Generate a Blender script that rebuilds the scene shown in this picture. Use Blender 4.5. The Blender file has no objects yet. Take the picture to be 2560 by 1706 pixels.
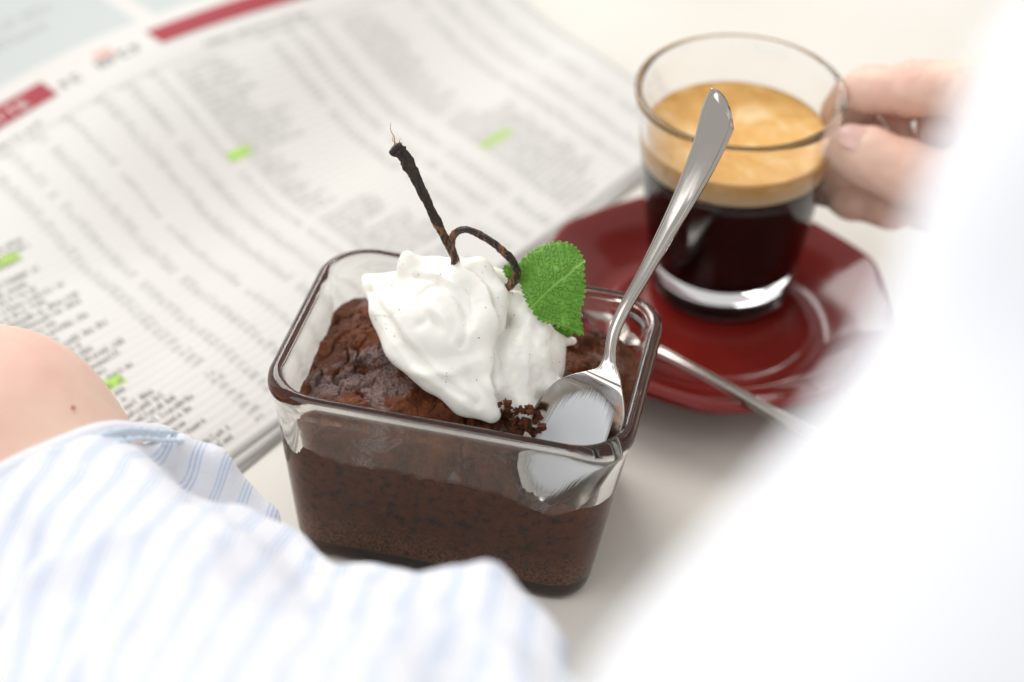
import bpy, math, random
import numpy as np
from mathutils import Matrix, Vector, noise as mnoise

random.seed(7)
RNG = np.random.default_rng(11)
scene = bpy.context.scene
col = scene.collection

# ------------------------------------------------------------------ camera
CAM = np.array([.0113, -.4345, .3933]); PITCH, ROLL, FPX = .6523, .0717, 5009.4
_fw = np.array([0, math.cos(PITCH), -math.sin(PITCH)])
_r = np.cross(_fw, [0, 0, 1]); _r /= np.linalg.norm(_r); _u = np.cross(_r, _fw)
_r2 = math.cos(ROLL)*_r + math.sin(ROLL)*_u
_u2 = -math.sin(ROLL)*_r + math.cos(ROLL)*_u
cd = bpy.data.cameras.new('camera'); cam = bpy.data.objects.new('camera', cd); col.objects.link(cam)
M = Matrix.Identity(4)
for i in range(3):
    M[i][0] = _r2[i]; M[i][1] = _u2[i]; M[i][2] = -_fw[i]; M[i][3] = CAM[i]
cam.matrix_world = M
cd.sensor_width = 36; cd.lens = FPX/2560*36; cd.clip_start = .01; cd.clip_end = 50
cd.dof.use_dof = True; cd.dof.focus_distance = .531; cd.dof.aperture_fstop = 6.3
scene.camera = cam

# ------------------------------------------------------------------ world, light, exposure
w = bpy.data.worlds.new('World'); scene.world = w; w.use_nodes = True
bg = w.node_tree.nodes['Background']; bg.inputs[0].default_value = (1, .99, .98, 1); bg.inputs[1].default_value = .64
def area(name, loc, target, sx, sy, power, colr):
    ld = bpy.data.lights.new(name, 'AREA'); ld.shape = 'RECTANGLE'; ld.size = sx; ld.size_y = sy
    ld.energy = power; ld.color = colr
    o = bpy.data.objects.new(name, ld); col.objects.link(o); o.location = loc
    o.rotation_euler = (Vector(target)-Vector(loc)).to_track_quat('-Z', 'Y').to_euler()
    return o
area('window_light', (-.80, 1.35, 1.2), (0, .05, 0), 1.4, 1.0, 26.5, (1, .985, .96))
area('side_window_light', (-.9, -.7, 1.6), (0, 0, .05), 1.3, 1.3, 10, (.95, .97, 1))
vs = scene.view_settings
vs.view_transform = 'Standard'; vs.look = 'None'; vs.exposure = 0.15; vs.gamma = 1; vs.use_curve_mapping = False
cy = scene.cycles
cy.max_bounces = 20; cy.transmission_bounces = 18; cy.diffuse_bounces = 4; cy.glossy_bounces = 6
cy.transparent_max_bounces = 8; cy.use_denoising = True; cy.blur_glossy = .6; cy.sample_clamp_indirect = 6

# ------------------------------------------------------------------ helpers
K = 2560/2353.0     # measured on a 2353 px wide view
def ray(px, py): return _fw + (px-1280)/FPX*_r2 - (py-853)/FPX*_u2
def D(px, py, dist): return CAM + ray(px*K, py*K)*dist
def onY(px, py, Y):
    d = ray(px*K, py*K); return CAM + d*((Y-CAM[1])/d[1])
def onZ(px, py, Z):
    d = ray(px*K, py*K); return CAM + d*((Z-CAM[2])/d[2])
DYAW = -.1696
RD = np.array([[math.cos(DYAW), -math.sin(DYAW), 0], [math.sin(DYAW), math.cos(DYAW), 0], [0, 0, 1]])
def L2W(p): return np.asarray(p) @ RD.T
def W2L(p): return np.asarray(p) @ RD
def onLY(px, py, yl):       # point on the dish-local plane y = yl, in world space
    d = ray(px*K, py*K); n = RD[:, 1]
    return CAM + d*((yl - CAM @ n)/(d @ n))

def sstep(x, a=0., b=1.):
    t = np.clip((np.asarray(x, float)-a)/(b-a), 0, 1); return t*t*(3-2*t)

def link(name, verts, faces, mat=None, parent=None, smooth=True, uvs=None):
    me = bpy.data.meshes.new(name)
    verts = np.asarray(verts, dtype=np.float32)
    if isinstance(faces, np.ndarray):
        n = len(faces); k = faces.shape[1]
        me.vertices.add(len(verts)); me.vertices.foreach_set('co', verts.ravel())
        me.loops.add(n*k); me.loops.foreach_set('vertex_index', faces.astype(np.int32).ravel())
        me.polygons.add(n); me.polygons.foreach_set('loop_start', np.arange(0, n*k, k, dtype=np.int32))
        me.update(calc_edges=True); me.validate()
    else:
        me.from_pydata([tuple(map(float, v)) for v in verts], [], faces); me.update()
    if smooth:
        me.polygons.foreach_set('use_smooth', np.ones(len(me.polygons), dtype=bool))
    if uvs is not None:
        ul = me.uv_layers.new(name='UVMap'); idx = np.zeros(len(me.loops), dtype=np.int32)
        me.loops.foreach_get('vertex_index', idx)
        ul.data.foreach_set('uv', np.asarray(uvs, dtype=np.float32)[idx].ravel())
    if mat: me.materials.append(mat)
    o = bpy.data.objects.new(name, me); col.objects.link(o)
    if parent: o.parent = parent
    return o
def empty(name, loc=(0, 0, 0), rot=(0, 0, 0)):
    o = bpy.data.objects.new(name, None); col.objects.link(o); o.location = loc; o.rotation_euler = rot
    o.empty_display_size = .02
    return o
def tag(o, label=None, cat=None, group=None, kind=None):
    if label: o['label'] = label
    if cat: o['category'] = cat
    if group: o['group'] = group
    if kind: o['kind'] = kind
    return o

def grid_faces(n, m, closed=False, flip=False):
    # n rows of m verts
    i = np.arange(n-1)[:, None]; j = np.arange(m if closed else m-1)[None, :]
    a = i*m+j; b = i*m+(j+1) % m; c = (i+1)*m+(j+1) % m; d = (i+1)*m+j
    f = np.stack([a, b, c, d], -1).reshape(-1, 4)
    return f[:, ::-1] if flip else f

def catmull(P, n):
    P = np.asarray(P, float)
    if P.ndim == 1: P = P[:, None]
    Q = np.vstack([2*P[0]-P[1], P, 2*P[-1]-P[-2]])
    t = np.linspace(0, len(P)-1-1e-9, n); i = t.astype(int); f = (t-i)[:, None]
    p0, p1, p2, p3 = Q[i], Q[i+1], Q[i+2], Q[i+3]
    r = .5*((2*p1)+(-p0+p2)*f+(2*p0-5*p1+4*p2-p3)*f**2+(-p0+3*p1-3*p2+p3)*f**3)
    return r

def norm(v): return v/np.maximum(np.linalg.norm(v, axis=-1, keepdims=True), 1e-12)

def sweep(name, path, ra, rb, side0, mat, parent=None, m=20, jag=None):
    # closed tube with elliptical section; ra along side, rb along normal
    n = len(path); T = norm(np.gradient(path, axis=0))
    S = np.zeros_like(path); s = np.asarray(side0, float)
    for i in range(n):
        s = s - T[i]*(s @ T[i]); s /= np.linalg.norm(s); S[i] = s
    N = np.cross(T, S); a = np.linspace(0, 2*np.pi, m, endpoint=False)
    ra = np.broadcast_to(ra, n)[:, None, None]; rb = np.broadcast_to(rb, n)[:, None, None]
    V = path[:, None]+ra*np.cos(a)[None, :, None]*S[:, None]+rb*np.sin(a)[None, :, None]*N[:, None]
    if jag is not None: V = jag(V, path, S, N, a)
    V = V.reshape(-1, 3)
    F = grid_faces(n, m, True).tolist()
    F.append(list(range(m))[::-1]); F.append([(n-1)*m+j for j in range(m)])
    return link(name, V, F, mat, parent)

# --- signed distance modelling: smooth unions of round cones, surfaced with naive surface nets
def seg(P, a, b, ra, rb):
    a = np.asarray(a, np.float32); b = np.asarray(b, np.float32); ab = b-a
    t = np.clip(((P-a) @ ab)/max(float(ab @ ab), 1e-12), 0, 1)
    q = P-a-t[..., None]*ab
    return np.sqrt((q*q).sum(-1))-(ra+(rb-ra)*t)
def ell(P, c, r):
    q = (P-np.asarray(c, np.float32))/np.asarray(r, np.float32)
    k = np.sqrt((q*q).sum(-1)); return (k-1)*min(r)
def smin(a, b, k):
    h = np.clip(.5+.5*(b-a)/k, 0, 1); return b+(a-b)*h-k*h*(1-h)
def smax(a, b, k): return -smin(-a, -b, k)
def nets(f, lo, hi, h):
    lo = np.array(lo, float); hi = np.array(hi, float); n = np.ceil((hi-lo)/h).astype(int)+1
    xs = [np.float32(lo[i]+h*np.arange(n[i])) for i in range(3)]
    V = np.empty(n, np.float32)
    st = max(1, int(1.2e6//(n[1]*n[2])))
    for i in range(0, n[0], st):
        g = np.stack(np.meshgrid(xs[0][i:i+st], xs[1], xs[2], indexing='ij'), -1)
        V[i:i+st] = f(g)
    s = V < 0
    acc = np.zeros((n[0]-1, n[1]-1, n[2]-1, 3), np.float32); cnt = np.zeros(acc.shape[:3], np.float32)
    for ax in range(3):
        sl0 = [slice(None)]*3; sl1 = [slice(None)]*3
        sl0[ax] = slice(0, -1); sl1[ax] = slice(1, None)
        a = V[tuple(sl0)]; b = V[tuple(sl1)]; cr = (a < 0) != (b < 0)
        t = np.where(cr, a/np.where(cr, a-b, 1), 0)
        o1, o2 = [k for k in range(3) if k != ax]
        for d1 in (0, 1):
            for d2 in (0, 1):
                sl = [slice(None)]*3
                sl[o1] = slice(d1, n[o1]-1+d1); sl[o2] = slice(d2, n[o2]-1+d2)
                c = cr[tuple(sl)]; tt = t[tuple(sl)]
                acc[..., ax] += tt; acc[..., o1] += c*d1; acc[..., o2] += c*d2; cnt += c
    act = cnt > 0; idx = -np.ones(act.shape, np.int64); idx[act] = np.arange(act.sum())
    ii = np.argwhere(act); P = lo+h*(ii+acc[act]/cnt[act][:, None])
    F = []
    for ax in range(3):
        o1, o2 = (ax+1) % 3, (ax+2) % 3
        sl0 = [slice(1, -1)]*3; sl1 = [slice(1, -1)]*3
        sl0[ax] = slice(0, -1); sl1[ax] = slice(1, None)
        a = s[tuple(sl0)]; b = s[tuple(sl1)]; e = np.argwhere(a != b)
        fl = a[tuple(e.T)]
        base = e.copy(); base[:, o1] += 1; base[:, o2] += 1
        def g(d1, d2):
            q = base.copy(); q[:, o1] -= d1; q[:, o2] -= d2; return idx[tuple(q.T)]
        q = np.stack([g(1, 1), g(0, 1), g(0, 0), g(1, 0)], 1)
        q[~fl] = q[~fl][:, ::-1]; F.append(q)
    F = np.vstack(F)
    return P, F
def relax(P, F, it=2, lam=.5):
    n = len(P)
    for _ in range(it):
        A = np.zeros_like(P); c = np.zeros(n)
        for k in range(4):
            a = F[:, k]; b = F[:, (k+1) % 4]
            for j in range(3):
                A[:, j] += np.bincount(a, P[b, j], n)+np.bincount(b, P[a, j], n)
            c += np.bincount(a, minlength=n)+np.bincount(b, minlength=n)
        P = P+lam*(A/np.maximum(c, 1)[:, None]-P)
    return P
def vnormals(P, F):
    N = np.cross(P[F[:, 2]]-P[F[:, 0]], P[F[:, 3]]-P[F[:, 1]]); R = np.zeros_like(P)
    for k in range(4):
        for j in range(3): R[:, j] += np.bincount(F[:, k], N[:, j], len(P))
    return norm(R)

# vectorised value noise
_T = RNG.random((64, 64, 64)).astype(np.float32)
def vn(P):
    P = np.asarray(P, float); i = np.floor(P).astype(int); f = P-i; f = f*f*(3-2*f); i &= 63; j = (i+1) & 63
    x0, y0, z0 = i[..., 0], i[..., 1], i[..., 2]; x1, y1, z1 = j[..., 0], j[..., 1], j[..., 2]
    fx, fy, fz = f[..., 0], f[..., 1], f[..., 2]
    a = _T[x0, y0, z0]*(1-fx)+_T[x1, y0, z0]*fx; b = _T[x0, y1, z0]*(1-fx)+_T[x1, y1, z0]*fx
    c = _T[x0, y0, z1]*(1-fx)+_T[x1, y0, z1]*fx; d = _T[x0, y1, z1]*(1-fx)+_T[x1, y1, z1]*fx
    return ((a*(1-fy)+b*fy)*(1-fz)+(c*(1-fy)+d*fy)*fz)*2-1
def fbm(P, o=4):
    r = 0; a = 1; P = np.asarray(P, float)
    for k in range(o): r = r+a*vn(P*2**k+13.7*k); a *= .5
    return r
def cells(P2, seed=3, n=200, lo=(-60, -50), hi=(60, 50)):
    # distance to nearest and second nearest of scattered points
    g = np.random.default_rng(seed); S = g.uniform(lo, hi, (n, 2))
    d = np.full((len(P2), 2), 1e9); ids = np.zeros(len(P2), int)
    for k, s in enumerate(S):
        q = np.hypot(P2[:, 0]-s[0], P2[:, 1]-s[1]); m0 = q < d[:, 0]; m1 = (~m0) & (q < d[:, 1])
        d[m0, 1] = d[m0, 0]; d[m0, 0] = q[m0]; ids[m0] = k; d[m1, 1] = q[m1]
    return d[:, 0], d[:, 1], ids

# ------------------------------------------------------------------ materials
def mat(name, base=(.8, .8, .8), rough=.5, metal=0, trans=0, ior=1.45, coat=0, sss=0, sssr=(1, .5, .3), ssss=.002, spec=.5, sheen=0):
    m = bpy.data.materials.new(name); m.use_nodes = True; b = m.node_tree.nodes['Principled BSDF']
    b.inputs['Base Color'].default_value = (*base, 1); b.inputs['Roughness'].default_value = rough
    b.inputs['Metallic'].default_value = metal; b.inputs['Transmission Weight'].default_value = trans
    b.inputs['IOR'].default_value = ior; b.inputs['Coat Weight'].default_value = coat
    b.inputs['Coat Roughness'].default_value = .05
    b.inputs['Subsurface Weight'].default_value = sss; b.inputs['Subsurface Radius'].default_value = sssr
    b.inputs['Subsurface Scale'].default_value = ssss; b.inputs['Specular IOR Level'].default_value = spec
    b.inputs['Sheen Weight'].default_value = sheen
    return m, m.node_tree, b
def nd(nt, typ, **kw):
    n = nt.nodes.new(typ)
    for k, v in kw.items():
        if k in ('operation', 'blend_type', 'data_type', 'feature', 'distance', 'wave_type', 'bands_direction', 'noise_dimensions', 'interpolation_type', 'clamp'): setattr(n, k, v)
        else: n.inputs[k].default_value = v
    return n
def coords(nt, which='Object'):
    return nd(nt, 'ShaderNodeTexCoord').outputs[which]
def noise_n(nt, vec, scale, detail=4, rough=.55, dist=0):
    n = nd(nt, 'ShaderNodeTexNoise', Scale=scale, Detail=detail, Roughness=rough, Distortion=dist)
    nt.links.new(vec, n.inputs['Vector']); return n.outputs['Fac']
def ramp(nt, fac, stops):
    r = nd(nt, 'ShaderNodeValToRGB'); e = r.color_ramp.elements
    while len(e) < len(stops): e.new(.5)
    for el, (p, c) in zip(e, stops):
        el.position = p; el.color = (*c, 1) if len(c) == 3 else c
    nt.links.new(fac, r.inputs['Fac']); return r.outputs['Color']
def math_n(nt, op, a, b=None, c=None):
    n = nd(nt, 'ShaderNodeMath', operation=op)
    for i, v in enumerate((a, b, c)):
        if v is None: continue
        if isinstance(v, (int, float)): n.inputs[i].default_value = v
        else: nt.links.new(v, n.inputs[i])
    return n.outputs[0]
def mix_n(nt, fac, a, b, blend='MIX'):
    n = nd(nt, 'ShaderNodeMix', data_type='RGBA', blend_type=blend)
    for i, v in ((0, fac), (6, a), (7, b)):
        if isinstance(v, (int, float)): n.inputs[i].default_value = v
        elif isinstance(v, tuple): n.inputs[i].default_value = (*v, 1)
        else: nt.links.new(v, n.inputs[i])
    return n.outputs[2]
def bump_n(nt, b, h, strength=.5, dist=.001):
    n = nd(nt, 'ShaderNodeBump', Strength=strength, Distance=dist)
    nt.links.new(h, n.inputs['Height']); nt.links.new(n.outputs[0], b.inputs['Normal']); return n

# table: satin cream lacquer
m_table, nt, b = mat('table_lacquer', (.76, .72, .66), .42, spec=.2)
c = coords(nt); f = noise_n(nt, c, 9, 5)
nt.links.new(ramp(nt, f, [(.3, (.70, .665, .60)), (.7, (.76, .73, .67))]), b.inputs['Base Color'])
nt.links.new(math_n(nt, 'MULTIPLY_ADD', noise_n(nt, c, 30, 3), .15, .3), b.inputs['Roughness'])
bump_n(nt, b, noise_n(nt, c, 400, 3), .05, .0004)

# newsprint with pale ruled bands (uv in metres: u along rows, v down the page)
m_paper, nt, b = mat('newsprint', (.70, .66, .61), .85, spec=.15)
uv = coords(nt, 'UV'); sx = nd(nt, 'ShaderNodeSeparateXYZ'); nt.links.new(uv, sx.inputs[0])
ph = math_n(nt, 'MULTIPLY', sx.outputs[1], 1/.0036)
band = math_n(nt, 'PINGPONG', ph, .5)
band = nd(nt, 'ShaderNodeMapRange'); nt.links.new(math_n(nt, 'PINGPONG', ph, .5), band.inputs[0])
band.inputs[1].default_value = .30; band.inputs[2].default_value = .38
tab = math_n(nt, 'MULTIPLY', math_n(nt, 'GREATER_THAN', sx.outputs[1], -.2265), band.outputs[0])
tint = ramp(nt, noise_n(nt, coords(nt), 5, 3), [(.35, (.64, .61, .565)), (.7, (.69, .68, .655))])
c1 = mix_n(nt, math_n(nt, 'MULTIPLY', tab, .7), tint, (.75, .735, .70))
pan = math_n(nt, 'MULTIPLY', math_n(nt, 'LESS_THAN', sx.outputs[1], -.266),
             math_n(nt, 'GREATER_THAN', math_n(nt, 'ABSOLUTE', math_n(nt, 'SUBTRACT', sx.outputs[0], .114)), .004))
c2 = mix_n(nt, pan, c1, (.52, .55, .54))
nt.links.new(c2, b.inputs['Base Color'])
bump_n(nt, b, noise_n(nt, coords(nt), 300, 4), .15, .0003)
m_pages, nt, b = mat('page_stack', (.68, .66, .62), .9, spec=.1)
m_ink, nt, b = mat('printing_ink', (.46, .445, .42), .8, spec=.1)
m_ink2, nt, b = mat('printing_ink_bold', (.21, .20, .18), .8, spec=.1)
m_red, nt, b = mat('red_header_ink', (.36, .065, .08), .75, spec=.1)
m_pink, nt, b = mat('pink_ink', (.66, .44, .38), .75, spec=.1)
m_white_ink, nt, b = mat('reversed_lettering', (.72, .66, .62), .8, spec=.1)
m_lime, nt, b = mat('highlighter_green', (.43, .66, .14), .7, spec=.2)

def glassmat(name, colr, rough=0.0):
    m, nt, b = mat(name, colr, rough, trans=1, ior=1.48); return m
m_glass = glassmat('dish_glass', (.965, .97, .955))
m_cupglass = glassmat('cup_glass', (.985, .985, .98))

# chocolate
m_crumb, nt, b = mat('chocolate_crumb', (.1, .03, .012), .8, spec=.04)
c = coords(nt); n1 = noise_n(nt, c, 380, 5, .55); n2 = noise_n(nt, c, 1500, 3, .7); n3 = noise_n(nt, c, 45, 3)
ca = ramp(nt, n1, [(.36, (.034, .0070, .0015)), (.44, (.088, .0165, .0030)), (.72, (.15, .033, .007))])
sz = nd(nt, 'ShaderNodeSeparateXYZ'); nt.links.new(c, sz.inputs[0])
cb = mix_n(nt, math_n(nt, 'MULTIPLY', math_n(nt, 'MULTIPLY', math_n(nt, 'GREATER_THAN', n2, .60), n3), .55), ca, (.22, .075, .028))
low = nd(nt, 'ShaderNodeMapRange'); nt.links.new(math_n(nt, 'ADD', sz.outputs[2], math_n(nt, 'MULTIPLY', n3, .012)), low.inputs[0])
low.inputs[1].default_value = .020; low.inputs[2].default_value = .009
cc = mix_n(nt, math_n(nt, 'MULTIPLY', math_n(nt, 'MULTIPLY', low.outputs[0], math_n(nt, 'GREATER_THAN', n2, .5)), .6), cb, (.30, .15, .085))
nt.links.new(cc, b.inputs['Base Color'])
bump_n(nt, b, math_n(nt, 'ADD', n1, n2), .5, .0006)
m_crust, nt, b = mat('chocolate_crust', (.1, .03, .012), .42, spec=.32)
c = coords(nt); n1 = noise_n(nt, c, 120, 7, .68); n2 = noise_n(nt, c, 1400, 4, .7); n3 = noise_n(nt, c, 62, 4, .6, .6)
ca = ramp(nt, n1, [(.26, (.030, .008, .003)), (.44, (.135, .037, .013)), (.68, (.26, .082, .030))])
msk = nd(nt, 'ShaderNodeMapRange'); nt.links.new(n3, msk.inputs[0]); msk.inputs[1].default_value = .545; msk.inputs[2].default_value = .60
sp = math_n(nt, 'MULTIPLY', msk.outputs[0], math_n(nt, 'MULTIPLY_ADD', math_n(nt, 'GREATER_THAN', n2, .47), .6, .1))
nt.links.new(mix_n(nt, sp, ca, (.32, .27, .27)), b.inputs['Base Color'])  # grey glints of the glossy crust, painted into its base colour
nt.links.new(math_n(nt, 'MULTIPLY_ADD', msk.outputs[0], -.14, math_n(nt, 'MULTIPLY_ADD', n1, .3, .30)), b.inputs['Roughness'])
bump_n(nt, b, math_n(nt, 'ADD', math_n(nt, 'MULTIPLY', n1, 1.4), n2), 1., .0012)

m_cream, nt, b = mat('whipped_cream', (.86, .84, .78), .38, sss=.5, sssr=(1, .8, .5), ssss=.004, spec=.35)
bump_n(nt, b, noise_n(nt, coords(nt), 500, 4, .6), .12, .0004)
m_speck, nt, b = mat('vanilla_seed', (.02, .013, .01), .5)
m_pod, nt, b = mat('vanilla_pod_skin', (.03, .016, .01), .42, spec=.6)
c = coords(nt, 'UV'); c0 = coords(nt); mp = nd(nt, 'ShaderNodeMapping'); mp.inputs['Scale'].default_value = (1, 1, .35); nt.links.new(c0, mp.inputs[0])
n1 = noise_n(nt, mp.outputs[0], 500, 5, .7, .8)
sz = nd(nt, 'ShaderNodeSeparateXYZ'); nt.links.new(c0, sz.inputs[0])
lowz = nd(nt, 'ShaderNodeMapRange'); nt.links.new(sz.outputs[2], lowz.inputs[0]); lowz.inputs[1].default_value = .102; lowz.inputs[2].default_value = .088
th = math_n(nt, 'GREATER_THAN', math_n(nt, 'MULTIPLY', n1, lowz.outputs[0]), .495)
nt.links.new(mix_n(nt, math_n(nt, 'MULTIPLY', th, .85), ramp(nt, n1, [(.3, (.012, .007, .006)), (.7, (.045, .024, .017))]), (.26, .115, .045)), b.inputs['Base Color'])
bump_n(nt, b, n1, .8, .0012)
m_fibre, nt, b = mat('dry_fibre', (.5, .27, .11), .7)
m_stalk, nt, b = mat('mint_stalk', (.12, .25, .04), .5)

m_leaf, nt, b = mat('mint_leaf', (.09, .25, .03), .38, sss=.15, sssr=(.3, 1, .1), ssss=.001, spec=.5)
uv = coords(nt, 'UV')   # u = vein strength, v = free
sx = nd(nt, 'ShaderNodeSeparateXYZ'); nt.links.new(uv, sx.inputs[0])
nv = noise_n(nt, coords(nt), 500, 3); vv = math_n(nt, 'ADD', sx.outputs[0], math_n(nt, 'MULTIPLY', math_n(nt, 'SUBTRACT', nv, .5), .35))
nt.links.new(ramp(nt, vv, [(.0, (.11, .28, .025)), (.45, (.18, .40, .05)), (.8, (.30, .50, .12)), (1, (.32, .48, .13))]), b.inputs['Base Color'])
bump_n(nt, b, noise_n(nt, coords(nt), 1800, 3), .15, .0003)

m_steel, nt, b = mat('polished_steel', (.46, .43, .395), .16, metal=1)
c = coords(nt); mp = nd(nt, 'ShaderNodeMapping'); mp.inputs['Scale'].default_value = (1, 1, .12); nt.links.new(c, mp.inputs[0])
nt.links.new(math_n(nt, 'MULTIPLY_ADD', noise_n(nt, mp.outputs[0], 700, 3, .7), .10, .08), b.inputs['Roughness'])
m_smear_sheen, nt, b = mat('cream_smear_sheen', (.88, .90, .92), .35, spec=.4)  # thin cream streaks, with the bowl's broad white sheen painted in
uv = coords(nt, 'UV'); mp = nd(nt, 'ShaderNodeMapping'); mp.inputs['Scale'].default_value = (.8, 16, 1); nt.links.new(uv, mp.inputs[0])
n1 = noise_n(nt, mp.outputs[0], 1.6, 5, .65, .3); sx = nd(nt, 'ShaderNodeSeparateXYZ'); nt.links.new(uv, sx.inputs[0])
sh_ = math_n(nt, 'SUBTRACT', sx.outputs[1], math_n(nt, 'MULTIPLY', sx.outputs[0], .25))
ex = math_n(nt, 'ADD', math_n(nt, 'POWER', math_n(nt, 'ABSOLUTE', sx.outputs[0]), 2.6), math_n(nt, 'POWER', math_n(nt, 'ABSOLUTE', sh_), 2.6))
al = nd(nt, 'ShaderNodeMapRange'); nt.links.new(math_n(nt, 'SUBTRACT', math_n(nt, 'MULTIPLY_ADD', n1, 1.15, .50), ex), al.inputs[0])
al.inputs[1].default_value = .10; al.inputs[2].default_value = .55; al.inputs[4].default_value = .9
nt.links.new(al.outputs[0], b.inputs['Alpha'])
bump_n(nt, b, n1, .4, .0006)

m_saucer, nt, b = mat('red_glaze', (.20, .016, .014), .11, spec=.5)
n1 = noise_n(nt, coords(nt), 25, 4)
nt.links.new(ramp(nt, n1, [(.3, (.145, .010, .008)), (.7, (.20, .017, .012))]), b.inputs['Base Color'])
m_coffee, nt, b = mat('espresso', (.008, .003, .002), .12, spec=.4)
m_crema, nt, b = mat('crema', (.5, .25, .07), .4, spec=.3)
c = coords(nt); mp = nd(nt, 'ShaderNodeMapping'); mp.inputs['Scale'].default_value = (1, 1, 3); nt.links.new(c, mp.inputs[0])
n1 = noise_n(nt, mp.outputs[0], 45, 4, .6, 1.6)
sz = nd(nt, 'ShaderNodeSeparateXYZ'); nt.links.new(c, sz.inputs[0])
gr = nd(nt, 'ShaderNodeMapRange'); nt.links.new(sz.outputs[2], gr.inputs[0]); gr.inputs[1].default_value = .0505; gr.inputs[2].default_value = .0565
c1 = ramp(nt, n1, [(.25, (.60, .28, .055)), (.5, (.76, .43, .13)), (.75, (.86, .66, .38))])
nt.links.new(mix_n(nt, gr.outputs[0], (.84, .68, .44), c1), b.inputs['Base Color'])

m_skin, nt, b = mat('skin', (.74, .44, .34), .48, sss=.25, sssr=(1, .35, .2), ssss=.006, spec=.35)
c = coords(nt); n1 = noise_n(nt, c, 22, 3); n2 = noise_n(nt, c, 160, 4)
nt.links.new(mix_n(nt, .25, ramp(nt, n1, [(.35, (.80, .50, .41)), (.65, (.83, .63, .50))]), ramp(nt, n2, [(.3, (.68, .42, .32)), (.7, (.80, .58, .46))])), b.inputs['Base Color'])
bump_n(nt, b, noise_n(nt, c, 900, 5, .7), .25, .0005)
m_nail, nt, b = mat('fingernail', (.80, .52, .46), .25, spec=.5)
m_ring, nt, b = mat('silver_ring', (.85, .80, .74), .2, metal=1)
m_mole, nt, b = mat('mole', (.58, .28, .19), .6)

# white cotton with fine triple blue stripes; uv.x = distance across the stripes in metres
m_shirt, nt, b = mat('striped_cotton', (.83, .84, .87), .9, spec=.1, sheen=.3)
uv = coords(nt, 'UV'); sx = nd(nt, 'ShaderNodeSeparateXYZ'); nt.links.new(uv, sx.inputs[0])
ph = math_n(nt, 'FRACT', math_n(nt, 'MULTIPLY', sx.outputs[0], 1/.0076))
tot = None
for ctr, wd in ((.31, .036), (.45, .045), (.59, .036)):
    d = math_n(nt, 'ABSOLUTE', math_n(nt, 'SUBTRACT', ph, ctr)); g = nd(nt, 'ShaderNodeMapRange'); nt.links.new(d, g.inputs[0])
    g.inputs[1].default_value = wd; g.inputs[2].default_value = wd*.5
    tot = g.outputs[0] if tot is None else math_n(nt, 'MAXIMUM', tot, g.outputs[0])
nw = noise_n(nt, coords(nt), 250, 3)
nt.links.new(mix_n(nt, math_n(nt, 'MULTIPLY', tot, math_n(nt, 'MULTIPLY_ADD', nw, .5, .35)), (.74, .745, .79), (.26, .40, .63)), b.inputs['Base Color'])
bump_n(nt, b, math_n(nt, 'ADD', noise_n(nt, coords(nt), 1500, 2), noise_n(nt, coords(nt), 90, 4)), .35, .0008)
m_white, nt, b = mat('white_cotton', (.84, .85, .89), .9, spec=.1, sheen=.3)
c = coords(nt); n1 = noise_n(nt, c, 14, 3)
nt.links.new(ramp(nt, n1, [(.3, (.77, .785, .83)), (.7, (.83, .835, .86))]), b.inputs['Base Color'])
m_thread, nt, b = mat('stitching_thread', (.66, .77, .88), .8)

# ------------------------------------------------------------------ table
tv = []
for z in (0, -.03):
    for x, y in ((-.75, -.2), (.8, -.2), (.8, 1.5), (-.75, 1.5)): tv.append((x, y, z))
o = link('table', tv, [[0, 1, 2, 3], [7, 6, 5, 4], [0, 4, 5, 1], [1, 5, 6, 2], [2, 6, 7, 3], [3, 7, 4, 0]], m_table, smooth=False)
bv = o.modifiers.new('bevel', 'BEVEL'); bv.width = .003; bv.segments = 3
tag(o, kind='structure')

# ------------------------------------------------------------------ newspaper
EU = np.array([.573, .819]); EV = np.array([.819, -.573])
def paper(a, bb, lift=0.):
    a = np.asarray(a, float); bb = np.asarray(bb, float)
    skew = .20*(bb+.24)
    bb = bb+.17*(a-.03)*np.clip((-.063-bb)/.18, 0, 1.3)
    u = a-skew
    z = .0018+.017*sstep((-.135-bb)/.10)*sstep((a+.03)/.13)+.0009*np.sin(a*38+bb*13)+.002*sstep((a-.16)/.09)*sstep((bb+.16)/.09)+.0012*np.sin(bb*55+a*9)
    z = np.maximum(z, .0014)
    xy = u[..., None]*EU+bb[..., None]*EV
    return np.concatenate([xy, (z+lift)[..., None]], -1)
news = tag(empty('newspaper', (-.1, .2, 0)), 'open newspaper printed with columns of small figures, lying under the dish and saucer side', 'newspaper')
def pchild(o):
    o.parent = news; o.matrix_parent_inverse = news.matrix_basis.inverted() if False else Matrix.Translation((.1, -.2, 0)); return o
def sheet(name, a0, a1, b0, b1, lift, th, m, wob=0):
    na, nb = 150, 130
    A, B = np.meshgrid(np.linspace(a0, a1, na), np.linspace(b0, b1, nb), indexing='ij')
    e = .0012*np.sin(A*70+wob)*(wob > 0); B2 = B+np.where(B > b1-.004, e, 0)
    P = paper(A, B2, lift).reshape(-1, 3); uv = np.stack([A, B], -1).reshape(-1, 2)
    Q = P.copy(); Q[:, 2] -= th
    n = na*nb; F = grid_faces(na, nb, flip=True)
    rim = list(range(0, nb))+[i*nb+nb-1 for i in range(1, na)]+[(na-1)*nb+j for j in range(nb-2, -1, -1)]+[i*nb for i in range(na-2, 0, -1)]
    rim = np.array(rim); r2 = np.roll(rim, -1)
    side = np.stack([rim, r2, r2+n, rim+n], 1)
    o = link(name, np.vstack([P, Q]), np.vstack([F, F[:, ::-1]+n, side]), m, smooth=True, uvs=np.vstack([uv, uv]))
    return pchild(o)
sheet('page', -.34, .258, -.44, -.063, 0, .00025, m_paper)
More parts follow.
